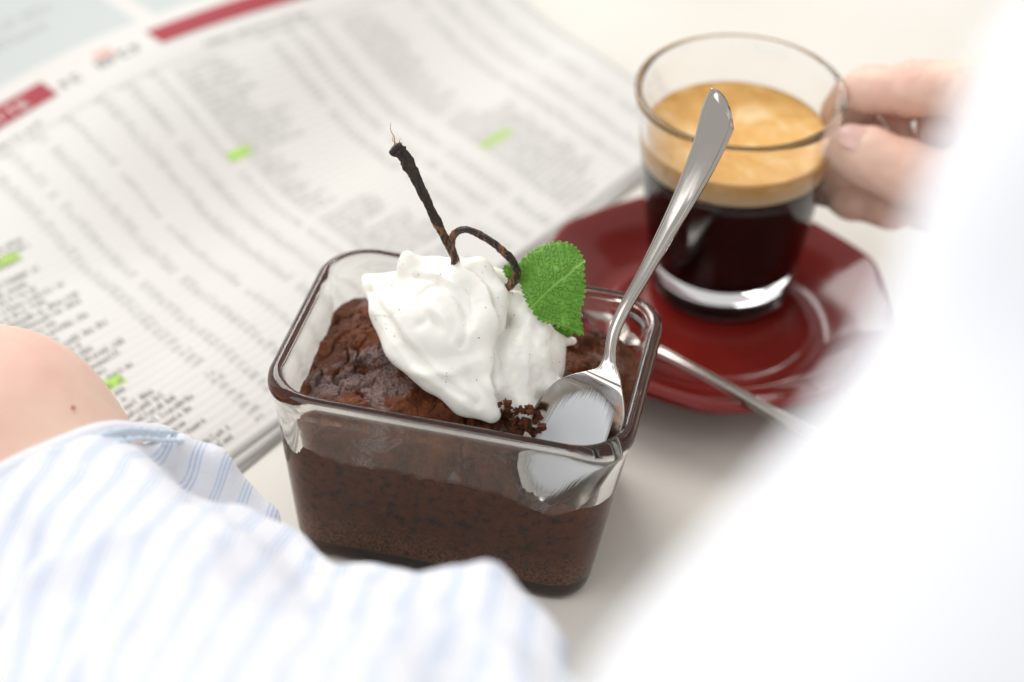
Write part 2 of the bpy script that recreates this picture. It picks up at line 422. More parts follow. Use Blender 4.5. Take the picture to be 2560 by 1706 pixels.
sheet('page', -.34, .256, -.44, -.0605, -.0004, .0003, m_pages, 1.)
sheet('page', -.34, .260, -.44, -.0585, -.0008, .0004, m_pages, 2.)

# print, as flat marks following the page
class Marks:
    def __init__(s): s.v = []; s.f = []
    def rect(s, a0, a1, b0, b1, lift=.00012, sub=1):
        if sub > 4 and b1-b0 > .003:
            m_ = 6
            for q in range(m_): s.rect1(a0, a1, b0+(b1-b0)*q/m_, b0+(b1-b0)*(q+1)/m_, lift, sub*2)
        else: s.rect1(a0, a1, b0, b1, lift, sub)
    def rect1(s, a0, a1, b0, b1, lift, sub):
        k = len(s.v)
        for i in range(sub+1):
            a = a0+(a1-a0)*i/sub
            s.v += [(a, b0, lift), (a, b1, lift)]
        for i in range(sub):
            j = k+2*i; s.f.append((j+1, j+3, j+2, j))
    def build(s, name, m):
        q = np.array(s.v); P = paper(q[:, 0], q[:, 1], q[:, 2])
        o = pchild(link(name, P, np.array(s.f), m, smooth=False)); return o
def glyphs(mk, a0, b, width, h, bold=1.0, gap=.12, rnd=random):
    # a run of words made of letter-like strokes
    a = a0; end = a0+width
    while a < end-h*.3:
        wl = rnd.randint(2, 9)
        for _ in range(wl):
            cw = h*rnd.uniform(.38, .62); t = h*.17*bold
            if a+cw > end: break
            hh = h if rnd.random() < .3 else h*.74
            k = rnd.randint(0, 4)
            mk.rect(a, a+t, b-hh, b)
            if k in (0, 1, 3): mk.rect(a+cw-t*1.3, a+cw-t*.3, b-hh*.9, b)
            if k in (0, 2, 4): mk.rect(a+t, a+cw-t, b-hh, b-hh+t)
            if k in (1, 2): mk.rect(a+t, a+cw-t, b-hh*.55, b-hh*.55+t)
            if k in (3, 4): mk.rect(a+t, a+cw-t, b-t, b)
            a += cw+h*gap
        a += h*.45
ink = Marks(); bold = Marks()
pitch = .0036; R2 = random.Random(5)
nrow = int((.2265-.066)/pitch)
blocks = [(-.165, .05, [(-.108, .007), (-.096, .006), (-.084, .007)]),
          (-.070, .084, [(.0205, .0065), (.031, .0055), (.043, .006), (.056, .0045), (.0695, .006), (.081, .006), (.093, .004)]),
          (.101, .034, [(.143, .0065), (.154, .006), (.165, .0065)]),
          (.1785, .03, [(.214, .006), (.226, .006), (.240, .007)])]
for (na0, nw_, cols) in blocks:
    run = nw_*.7
    for r in range(nrow):
        bb = -.2265+pitch*(r+.85)
        if R2.random() < .12: run = nw_*R2.uniform(.35, 1.0)
        if na0 == -.070: run = nw_*R2.uniform(.86, 1.0)
        if R2.random() < .03: continue
        wd = min(nw_, max(nw_*.25, run+R2.uniform(-.12, .12)*nw_))
        dense = (na0 < 0 and r > 9)
        if dense or na0 > .1 or R2.random() < .35:
            glyphs(bold if na0 < 0 else ink, na0, bb, wd, .0024, .95, rnd=R2)
        for (ca, cw) in cols:
            if R2.random() < .06: continue
            glyphs(ink, ca+R2.uniform(0, .3)*cw*.3, bb, cw*.8, .0021, 1.0, rnd=R2)
for (na0, nw_, cols) in blocks[1:3]:
    for (ca, cw) in cols: glyphs(ink, ca-.001, -.2275, cw, .0022, 1.2, rnd=R2)
ink.rect(-.2, .255, -.2300, -.2297, sub=60)
# headings
glyphs(bold, .066, -.2445, .0125, .0070, .9, rnd=R2); glyphs(bold, .0815, -.2445, .022, .0078, .9, rnd=R2)
glyphs(bold, .0, -.2325, .05, .0030, .9, rnd=R2); glyphs(bold, .12, -.2325, .05, .0030, .9, rnd=R2)
for r in range(14):
    bb = -.276-.0105*r
    for a0, a1 in ((-.22, -.12), (-.10, -.03), (-.01, .03), (.05, .095), (.14, .20)):
        if R2.random() < .75: glyphs(ink if R2.random() < .5 else bold, a0+R2.uniform(0, .01), bb, (a1-a0)*R2.uniform(.4, .8), .0046, .8, rnd=R2)
tag(ink.build('small_print', m_ink), kind='stuff'); tag(bold.build('bold_print', m_ink2), kind='stuff')
for a0, a1 in ((-.20, .0625), (.1075, .255)):
    mk = Marks(); mk.rect(a0, a1, -.2560, -.2436, .00025, 60); mk.build('header_bar', m_red)
mk = Marks(); mk.rect(.084, .091, -.2565, -.2495, .0001, 4); mk.build('pink_mark', m_pink)
# reversed lettering in the red bar
def word(mk, s, a, b, h):
    G = {'W': [(0, 0, .1, 1), (.9, 0, 1, 1), (.45, .4, .55, 1), (0, .88, 1, 1)], 'E': [(0, 0, .2, 1), (0, 0, 1, .16), (0, .42, .8, .58), (0, .84, 1, 1)],
         'I': [(.35, 0, .6, 1)], 'T': [(0, 0, 1, .16), (.4, 0, .6, 1)]}
    for ch in s:
        for x0, y0, x1, y1 in G[ch]: mk.rect(a+x0*h*.6, a+x1*h*.6, b+y0*h, b+y1*h, .0005)
        a += h*.82
mk = Marks(); word(mk, 'WEITE', .030, -.2515, .0058); mk.build('bar_lettering', m_white_ink)
for (a0, b0, ln) in ((-.012, -.1855, .020), (-.0105, -.1160, .0115), (.0945, -.1815, .0105), (.1785, -.1255, .016)):
    n = 10; mk = Marks()
    for i in range(n):
        mk.rect(a0+ln*i/n, a0+ln*(i+1)/n, b0+R2.uniform(-.0002, .0002), b0+.0048+R2.uniform(-.0005, .0005), .00008)
    pchild_o = mk.build('highlighter_mark', m_lime)

# ------------------------------------------------------------------ glass dish
def rrect(hx, hy, r, n=14):
    pts = []
    for cx, cy_, a0 in ((hx-r, hy-r, 0), (-hx+r, hy-r, 90), (-hx+r, -hy+r, 180), (hx-r, -hy+r, 270)):
        for k in range(n+1):
            a = math.radians(a0+90*k/n); pts.append((cx+r*math.cos(a), cy_+r*math.sin(a)))
    return np.array(pts)
HX, HY, RC = .0500, .0375, .0150
def yext(z): return .0030*np.clip(1-np.asarray(z, float)/.05, 0, 1)**1.0
def rings_mesh(prof, n=16, dens=None):
    V = []
    for ins, z in prof:
        r = max(RC-ins*.62, .0015); q = rrect(HX-ins, HY-ins+float(yext(z)), r, n); V.append(np.c_[q, np.full(len(q), z)])
    return np.array(V)
outer = [(.0200, .0010), (.0125, .0004), (.0105, .0002), (.0092, .0009), (.0084, .0024), (.0079, .0045)]
for t in np.linspace(.1, 1, 12): outer.append((.0079-(.0079-.0013)*t, .0045+(.0520-.0045)*t))
outer += [(.0008, .0533), (.0002, .0550), (0, .0566), (.0003, .0582), (.0012, .0593), (.0024, .0599), (.0032, .0596), (.0038, .0588), (.0042, .0574), (.0043, .0558)]
def inner_inset(z): return .0116-(.0116-.0044)*(z-.009)/.046
inner = [(inner_inset(z), z) for z in np.linspace(.0535, .0090, 12)]
inner += [(.0123, .0070), (.0136, .0052), (.0165, .0040), (.0205, .0037)]
prof = outer+inner
V = rings_mesh(prof); nR, mR = V.shape[:2]
dish = tag(empty('glass_dish', (0, 0, 0), (0, 0, DYAW)), 'clear rectangular glass ramekin with thick rounded rim, holding the chocolate cake', 'glass dish')
F = grid_faces(nR, mR, True).tolist(); F.append([j for j in range(mR)][::-1]); F.append([(nR-1)*mR+j for j in range(mR)])
o = link('bowl_body', V.reshape(-1, 3), F, m_glass, dish)
# ------------------------------------------------------------------ chocolate cake
cake = tag(empty('chocolate_cake', (0, 0, .0055), (0, 0, DYAW)), 'dark brown baked chocolate cake with a cracked crust, filling the glass dish', 'cake')
def contact(x, y):
    ang_f = np.interp(x, [-.046, -.041, -.036, -.028, -.014, .004, .017, .026, .034, .044], [.0455, .0420, .0385, .0372, .0380, .0380, .0368, .0342, .0330, .0380])
    ang_b = np.interp(x, [-.045, .0, .03, .045], [.046, .046, .0465, .0465])
    t = sstep((y+.026)/.050); return ang_f*(1-t)+ang_b*t
def crust_h(x, y):
    P3 = np.stack([x*1000, y*1000, 0*x], -1)
    T = .0500+.0050*np.exp(-((x+.006)**2+(y-.004)**2)/.018**2)+.0025*np.exp(-((x+.030)**2+(y-.010)**2)/.011**2)+.001*np.exp(-((x-.033)**2+(y-.02)**2)/.01**2)
    T -= .0030*sstep((-.012-y)/.012)
    T += .0022*fbm(P3/11+3, 3)
    scoop = np.exp(-(((x-.027)/.0125)**2+((y+.019)/.0125)**2)**1.5); T -= .019*scoop
    return T, scoop
NA = 34
base = rrect(1, 1, .2, NA)  # placeholder for count
def ringpts(z, shrink):
    ins = inner_inset(z)+.00035+shrink; r = np.maximum(RC-ins*.62, .002)
    # evenly dense rounded rectangle
    out = []
    for hx, hy, rr in [(HX-ins, HY-ins, r)]:
        q = rrect(hx, hy, rr, 24)
        out = q
    return out
def resample(q, n):
    q = np.vstack([q, q[:1]]); d = np.r_[0, np.cumsum(np.hypot(*np.diff(q, axis=0).T))]
    t = np.linspace(0, d[-1], n, endpoint=False)
    return np.c_[np.interp(t, d, q[:, 0]), np.interp(t, d, q[:, 1])]
NT = 620
top0 = resample(ringpts(.04, 0), NT); cz = contact(top0[:, 0], top0[:, 1])
P0 = np.stack([top0[:, 0]*1000, top0[:, 1]*1000, 0*cz], -1); cz = cz+.0010*fbm(P0/3.5, 4)
side = []
zs0 = [.0062, .0072, .0085]
q = resample(rrect(HX-.0150, HY-.0150, .004, 24), NT); side.append(np.c_[q, np.full(NT, .0033)])
q = resample(rrect(HX-.0126, HY-.0126, .006, 24), NT); side.append(np.c_[q, np.full(NT, .0045)])
q = resample(rrect(HX-.0113, HY-.0113, .0072, 24), NT); side.append(np.c_[q, np.full(NT, .0064)])
ang = None
for t in np.linspace(0, 1, 46):
    z = .0082+(cz-.0082)*t
    # inset per vertex
    ins = inner_inset(z)+.00035
    ref = resample(rrect(HX-.0118, HY-.0118, RC-.0118*.62, 24), NT)
    k = (.0118+.00035-ins)  # outward shift relative to reference
    nx = np.roll(ref, -1, 0)-np.roll(ref, 1, 0); nn = norm(np.c_[nx[:, 1], -nx[:, 0]])
    side.append(np.c_[ref+nn*(k+.0007)[:, None], z])
side = np.array(side)
yy = side[..., 1]; side[..., 1] = yy+yext(side[..., 2])*np.clip(yy/.022, -1, 1)
V = side.reshape(-1, 3)-np.array([0, 0, .0055]); n = len(side)
Fs = grid_faces(n, NT, True).tolist(); Fs.append(list(range(NT))[::-1])
o = link('crumb', V, Fs, m_crumb, cake)
edge = side[-1]
rows = [edge]
NS = 230
c0 = np.array([0.0, .0])
S = 1-np.linspace(0, 1, NS)**1.0
XY = edge[None, :, :2]*S[:, None, None]
x = XY[..., 0]; y = XY[..., 1]
T, scoop = crust_h(x, y)
dw = np.linalg.norm(edge[None, :, :2]-XY, axis=-1)
jit = .0016*(1+fbm(np.stack([x*1000, y*1000, 0*x+7], -1)/6, 3))
rise = sstep((dw-.0002)/(.0075+jit*2.2))**.8
Zc = edge[None, :, 2]*(1-rise)+T*rise
P2 = np.stack([x.ravel()*1000, y.ravel()*1000], -1)
wp = np.stack([fbm(np.c_[P2/5, 0*P2[:, 0]], 3), fbm(np.c_[P2/5, 0*P2[:, 0]+9], 3)], -1)*1.8
d1, d2, ids = cells(P2+wp, 4, 120)
crack = 1-sstep((d2-d1).reshape(x.shape)/.9); blk = RNG.uniform(-1, 1, 400)[ids].reshape(x.shape)
seln = sstep(fbm(np.c_[P2/14, 0*P2[:, 0]+21], 2).reshape(x.shape)*1.2+.45)
fade = sstep(dw/.004)
P3 = np.c_[P2, Zc.ravel()*1000]
fine = (.00042*fbm(P3/1.6, 4)+.0011*fbm(P3/4.5+5, 3)).reshape(x.shape)
pits = -np.clip(fbm(P3/1.1+31, 2).reshape(x.shape)-.55, 0, 1)*.0016
Zc = Zc+fade*(fine+pits-.0028*crack*seln+.00075*blk)+.0012*scoop*fbm(P3/2+50, 3).reshape(x.shape)
V = np.stack([x, y, Zc-.0055], -1)
# push crust slightly sideways as well so it is not a pure height field
sx_ = .0006*fbm(P3/2.2+60, 3).reshape(x.shape)*fade; sy_ = .0006*fbm(P3/2.2+80, 3).reshape(x.shape)*fade
V[..., 0] += sx_; V[..., 1] += sy_
link('crust', V.reshape(-1, 3), grid_faces(NS, NT, True), m_crust, cake)

# crumbs by the spoon
crs = []
def blob(c, r, seed, n=10, m=14, amp=.35):
    th = np.linspace(0, np.pi, n)[:, None]; ph = np.linspace(0, 2*np.pi, m, endpoint=False)[None]
    d = np.stack([np.sin(th)*np.cos(ph), np.sin(th)*np.sin(ph), np.cos(th)+0*ph], -1)
    k = 1+amp*fbm(d*1.7+seed, 3); return (np.asarray(c)+d*r*k[..., None]).reshape(-1, 3), grid_faces(n, m, True, flip=True)
def join(parts):
    Vs, Fs, k = [], [], 0
    for v, f in parts: Vs.append(v); Fs.append(f+k); k += len(v)
    return np.vstack(Vs), np.vstack(Fs)
parts = []
for i in range(30):
    t = R2.random(); px = 1148+85*t+R2.uniform(-16, 16); py = 925+62*R2.random()+16*t
    p = onLY(px, py, -.0165-.004*R2.random()); r = R2.uniform(.0005, .0013)
    parts.append(blob(W2L(p)-np.array([0, 0, .0055]), r, i*1.7, 11, 13, 1.1))
v, f = join(parts); tag(link('loose_crumbs', v, f, m_crust, cake), kind='stuff')

# ------------------------------------------------------------------ whipped cream (dish-local mm)
def cream_sdf(P):
    d = ell(P, (-9, 3, 62), (18, 14, 12))
    def add(q, k): nonlocal d; d = smin(d, q, k)
    # broad petal down to the front left
    pl = [(-33.2, 11.5, 66.5, 1.0), (-30, 9, 65.3, 2.2), (-25, 3, 63.5, 3.4), (-17, -7, 60, 4.2), (-7, -13, 57, 4.4), (3, -17, 54, 4.2), (10.5, -18.5, 52, 2.6)]
    for a, b_ in zip(pl[:-1], pl[1:]): add(seg(P, a[:3], b_[:3], a[3], b_[3]), 3)
    add(seg(P, (-31.5, 12.5, 65.5), (-20, 12, 66), 1.6, 5), 3)
    add(ell(P, (-5, -6, 60), (14, 9, 8)), 4)
    # peaks on the back rim
    add(seg(P, (-18, 10, 68), (-21.5, 13, 75), 5, 1.8), 3.0)
    add(seg(P, (-21, 12, 73), (-13, 13, 72.5), 2.5, 3.5), 2.5)
    add(seg(P, (-13, 12, 71), (-8, 13.5, 75), 5, 2.6), 2.5)
    add(seg(P, (-4, 11, 72), (2, 9, 71), 6.4, 5), 2.5)
    # overhanging fold
    pl = [(-1, 11, 76, 4.2), (4, 5, 72, 4.6), (5, -1, 69, 4.2), (3, -5, 66, 4.6), (6, -10, 61, 4.0), (9, -14, 57, 3.6), (10, -18, 53, 2.2)]
    for a, b_ in zip(pl[:-1], pl[1:]): add(seg(P, a[:3], b_[:3], a[3], b_[3]), 2.0)
    # right mass
    add(ell(P, (15, 1, 56), (11.5, 11, 11)), 1.6)
    add(seg(P, (10, 9, 68), (15, 6, 66), 4.4, 3.8), 2)
    add(seg(P, (18, 5, 62), (22, 5, 59), 5, 3.5), 2)
    add(seg(P, (20, 8, 59), (26.5, 11, 58), 3.5, 1.2), 2)
    add(seg(P, (18, -6, 54), (26, -6.5, 56), 5, 2.0), 2.5)
    add(seg(P, (12, -10, 53), (19, -13, 50), 6, 4), 2.5)
    # bit behind the pod
    add(seg(P, (2, 16, 70), (12, 18, 68), 4, 3), 1.5)
    # carved: spooned facet on the right, hollow of the swirl
    return d
P, F = nets(cream_sdf, (-37, -25, 42), (32, 26, 84), .38)
P = relax(P, F, 2)
N = vnormals(P, F)
vd = -W2L(_fw); up = W2L(_u2); rt = W2L(_r2)
s_, t_ = P @ rt, P @ up
cs = np.array([-9., -1., 68.]); s0, t0 = cs @ rt, cs @ up
ds, dt = s_-s0, t_-t0; rr = np.hypot(ds/1.15, dt); th = np.arctan2(dt, ds)
facing = np.clip(N @ vd, 0, 1)
# spiral fold: ridge height depends on radius and angle
wl = np.clip(np.cos(th-math.radians(232)), -.25, 1)*.8+.2; wu = np.clip(np.cos(th-math.radians(60))+.15, 0, 1)
arc = rr+.9*vn(np.stack([th*1.3+5, 0*th, 0*th], -1))
disp = facing*(-1.9*np.exp(-((arc-11.5)/2.6)**2)*np.clip(wl, 0, 1)+1.0*np.exp(-((arc-15.8)/1.6)**2)*np.clip(wl, 0, 1))
disp += facing*wu*(1.5*sstep((arc-7.6)/1.1)*sstep((15-arc)/6)-.5*np.exp(-((arc-7.2)/1.0)**2))
# notch and small fold in the middle
nx_ = ds*.8+dt*.6; ny_ = -ds*.6+dt*.8
disp += facing*(-1.5*np.exp(-((nx_+1.5)/1.1)**2-((ny_+1)/3.2)**2)+.9*np.exp(-((nx_-.8)/1.6)**2-((ny_+1.5)/3.6)**2)-.8*np.exp(-((nx_+5)/2.4)**2-((ny_-1)/1.3)**2))
# torn / spooned striations on the right
rx = P[:, 0]*.9+P[:, 2]*.35
right = sstep((P[:, 0]-9.5)/3)*facing
disp += right*(.30*np.sin((P[:, 0]*1.0+P[:, 2]*.28+1.6*fbm(P/9, 2))*1.15)+.32*fbm(P*np.array([.45, .3, .09]), 3))
def pline(pts):
    Q = np.array([W2L(onLY(*p))*1000 for p in pts]); A = np.stack([Q @ rt, Q @ up], -1)
    best = np.full(len(P), 1e9); sgn = np.zeros(len(P)); X = np.stack([s_, t_], -1)
    for a, b_ in zip(A[:-1], A[1:]):
        ab = b_-a; u = np.clip(((X-a) @ ab)/(ab @ ab), 0, 1); v_ = X-a-u[:, None]*ab; dd = np.hypot(v_[:, 0], v_[:, 1])
        cr = ab[0]*(X-a)[:, 1]-ab[1]*(X-a)[:, 0]; m = dd < best; best[m] = dd[m]; sgn[m] = np.sign(cr[m])
    return best*sgn
dl = pline([(1085, 628, .009), (1118, 655, .006), (1132, 700, .002), (1147, 742, -.003), (1134, 800, -.008), (1130, 870, -.013), (1148, 952, -.018)])
dl = dl+.25*fbm(P/2.2+70, 2)      # > 0 on the right of the line as it runs down the picture: side sign flips
side_r = -dl if np.median(dl[(P[:, 0] > 16)]) < 0 else dl
near = np.exp(-(side_r/3.4)**2)
disp += facing*np.where(side_r > 0, -2.0*near*sstep(side_r/.7), .75*near)
dg = np.abs(pline([(850, 668, .006), (880, 712, .002), (915, 772, -.004), (965, 832, -.009), (1030, 878, -.013), (1095, 925, -.016)])+.3*fbm(P/4+90, 2))
disp += facing*(-.95*np.exp(-(dg/.9)**2)+.35*np.exp(-((dg-2.2)/1.0)**2))
dg = np.abs(pline([(960, 640, .009), (1010, 655, .006), (1060, 690, .003), (1080, 740, -.001), (1060, 790, -.004)])+.3*fbm(P/4+95, 2))
disp += facing*(-.8*np.exp(-(dg/.8)**2)+.35*np.exp(-((dg-2.0)/1.0)**2))
disp += .28*fbm(P/7.5+2, 2)+.10*fbm(P/3.5+2, 2)+.12*fbm(P/2+8, 2)*(.4+right)
P = P+N*disp[:, None]; P = relax(P, F, 1, .2)
CREAM_P, CREAM_N = P/1000, N
cream = tag(empty('whipped_cream', L2W((-.004, 0, .052)), (0, 0, DYAW)), 'big swirled dollop of white whipped cream flecked with vanilla, on top of the cake', 'whipped cream')
off = np.array([-.004, 0, .052])
link('dollop', P/1000-off, F, m_cream, cream)
parts = []; cand = np.where((N @ vd > .35) & (P[:, 2] > 50))[0]
for i in range(60):
    j = RNG.choice(cand); parts.append(blob(P[j]/1000-off, RNG.uniform(.00007, .00017), i, 5, 6, .3))
v, f = join(parts); tag(link('vanilla_specks', v, f, m_speck, cream), kind='stuff')
# smaller dab of cream by the spoon
v, f = blob(W2L(onLY(1205, 960, -.0165)), .0021, 3.3, 24, 30, .5)
tag(link('cream_dab', v @ RD.T, f, m_cream), 'small dab of white cream among dark crumbs at the spoon edge', 'cream dab')

# ------------------------------------------------------------------ vanilla pod
pod = tag(empty('vanilla_pod', onLY(1045, 600, .013)), 'split black brown vanilla pod standing in the cream, one strand upright and one looped', 'vanilla pod')
def podshift(o):
    o.parent = pod; o.matrix_parent_inverse = Matrix.Translation(-pod.location); return o
def podjag(V, path, S, N, a):
    n = len(path); u = np.linspace(0, 1, n)[:, None]
    g = 1+.16*np.sin(a*3+u*9)+.30*fbm(np.stack(np.broadcast_arrays(u*26, np.cos(a)[None]*2.2, np.sin(a)[None]*2.2), -1), 3)
    return path[:, None]+(V-path[:, None])*g[..., None]
stem = catmull([onLY(x_, y_, yl) for x_, y_, yl in ((1050, 640, .010), (1046, 598, .0115), (1022, 548, .012), (1000, 500, .0125), (965, 430, .013), (938, 378, .013), (915, 348, .013), (905, 338, .013))], 150)
wd = np.interp(np.linspace(0, 1, 150), [0, .25, .5, .75, .93, 1], [.0011, .0010, .0012, .0016, .0019, .0019])
podshift(sweep('upright_strand', stem, wd, wd*.72, _r2, m_pod, m=26, jag=podjag))
loop = catmull([onLY(x_, y_, yl) for x_, y_, yl in ((1046, 612, .0105), (1040, 575, .0108), (1038, 548, .0108), (1052, 531, .0105), (1075, 528, .010), (1105, 540, .009), (1142, 565, .008), (1172, 592, .0075), (1187, 622, .0075), (1182, 648, .0085), (1160, 664, .010), (1140, 672, .011))], 190)
wd = np.interp(np.linspace(0, 1, 190), [0, .15, .3, .5, .7, .85, 1], [.0009, .0009, .0009, .0011, .0011, .0011, .0008])
podshift(sweep('looped_strand', loop, wd, wd*.8, _r2, m_pod, m=24, jag=podjag))
for (x0, y0, x1, y1) in ((906, 340, 898, 283), (918, 342, 921, 318), (911, 342, 903, 315)):
    a_, b_ = onLY(x0, y0, .013), onLY(x1, y1, .0135)
    pth = catmull([a_, a_*.6+b_*.4+_r2*.0004, a_*.3+b_*.7-_r2*.0003, b_], 14)
    podshift(sweep('fibre', pth, np.linspace(.00018, .00006, 14), np.linspace(.00014, .00005, 14), _r2, m_fibre, m=6))

# ------------------------------------------------------------------ mint
mint = tag(empty('mint_sprig', onLY(1225, 705, .008)), 'fresh green serrated mint leaf tucked in the right side of the cream', 'mint sprig')
def leaf(outline, base_px, tip_px, centre, nrm, yl, cup=.0016, name='leaf', lobes=44, scale=1.0):
    c3 = onLY(*centre, yl); nrm = norm(np.asarray(nrm, float))
    def on(px, py):
        d = ray(px*K, py*K); return CAM+d*((c3-CAM) @ nrm/(d @ nrm))
    bd = catmull([on(*p) for p in outline+[outline[0]]], 721)[:-1]
    C3 = bd.mean(0); bt, tt = on(*base_px), on(*tip_px); ax = norm(tt-bt); ay = np.cross(nrm, ax); Ln = np.linalg.norm(tt-bt)
    # serrations
    n = len(bd); d = np.r_[0, np.cumsum(np.linalg.norm(np.diff(bd, axis=0), axis=1))]; ph_ = d/d[-1]*lobes
    wob = .25*np.sin(d/d[-1]*40)+ph_; fr = wob-np.floor(wob)
    ser = np.where(fr < .75, np.sin(fr/.75*np.pi*.5)**.8, 1-((fr-.75)/.25)**2)
    bd = bd+norm(bd-C3)*((ser-.5)*.00085*scale)[:, None]
    RN = 110; s = np.linspace(0, 1, RN)[:, None, None]**.85
    G = C3+(bd[None]-C3)*s
    X = ((G-bt) @ ax)/Ln; Y = ((G-bt) @ ay)/Ln
    Yw = Y+.02*fbm(np.stack([X*6, Y*6, 0*X], -1), 2)
    # side veins leave the midrib at an angle and curve to the tip
    q = X*1.0-np.abs(Yw)*.75+np.abs(Yw)**2*.25
    vf = q/.125+np.where(Yw > 0, .5, 0); v1 = np.abs(vf-np.round(vf))
    side_v = np.exp(-(v1/.085)**2)
    mid = np.exp(-(Yw/.017)**2)*sstep((1.05-X)/.1)
    # small cells between the veins
    Pc = np.stack([(X*26+3*Y).ravel(), (Y*26-3*X).ravel()], -1)
    Pc = Pc+.35*np.stack([fbm(np.c_[Pc*.6, 0*Pc[:, 0]], 2), fbm(np.c_[Pc*.6, 0*Pc[:, 0]+4], 2)], -1)
    d1, d2, _ = cells(Pc, 9, 900, (-22, -26), (34, 26)); cellv = (1-sstep((d2-d1)/.34)).reshape(X.shape)
    vein = np.maximum(np.maximum(mid, side_v*.8), cellv*.45)
    puff = -.00062*scale*(np.maximum(np.maximum(mid, side_v*.9), cellv*.55))+.00018*scale
    bend = cup*(-(Y/.45)**2*1.0)+cup*.9*np.sin(X*3.0)-cup*1.2*sstep((X-.75)/.4)
    wav = .0005*np.sin(Y*12+X*4)*sstep(s[..., 0]*1.0+0*X, .5, 1)
    Pp = G+nrm*(bend+puff+wav)[..., None]
    u_ = vein; uvs = np.stack([u_, X], -1).reshape(-1, 2)
    P_ = Pp.reshape(-1, 3); nn = len(P_); F_ = grid_faces(RN, n, True, flip=False)
    B_ = P_-nrm*.00028; e0 = (RN-1)*n+np.arange(n); e1 = (RN-1)*n+(np.arange(n)+1) % n
    rim = np.stack([e0, e1, e1+nn, e0+nn], 1)
    o = link(name, np.vstack([P_, B_]), np.vstack([F_, F_[:, ::-1]+nn, rim]), m_leaf, uvs=np.vstack([uvs, uvs]))
    o.parent = mint; o.matrix_parent_inverse = Matrix.Translation(-mint.location); return o
toC = -_fw
leaf([(1190, 640), (1188, 612), (1205, 590), (1240, 566), (1285, 556), (1318, 566), (1340, 598), (1343, 625), (1344, 660), (1339, 695), (1332, 720), (1335, 745), (1332, 768), (1308, 762), (1275, 747), (1240, 735), (1222, 712), (1205, 680)],
     (1222, 708), (1348, 590), (1265, 655), toC*1.0+np.array([-.25, -.1, .12]), .0085)
leaf([(1158, 612), (1185, 600), (1200, 625), (1190, 650), (1165, 640)], (1195, 640), (1158, 618), (1178, 625), toC+np.array([.5, 0, .3]), .0125, .0006, lobes=16, scale=.6)
leaf([(1270, 752), (1300, 748), (1318, 764), (1302, 776), (1280, 772)], (1265, 755), (1318, 766), (1295, 762), toC+np.array([.1, 0, -.4]), .0105, .0006, lobes=14, scale=.6)
st = catmull([onLY(1262, 668, .0100), onLY(1225, 706, .0090), onLY(1205, 715, .0075), onLY(1190, 735, .006)], 24)
o = sweep('stalk', st, .0007, .0007, _r2, m_stalk, m=10); o.parent = mint; o.matrix_parent_inverse = Matrix.Translation(-mint.location)

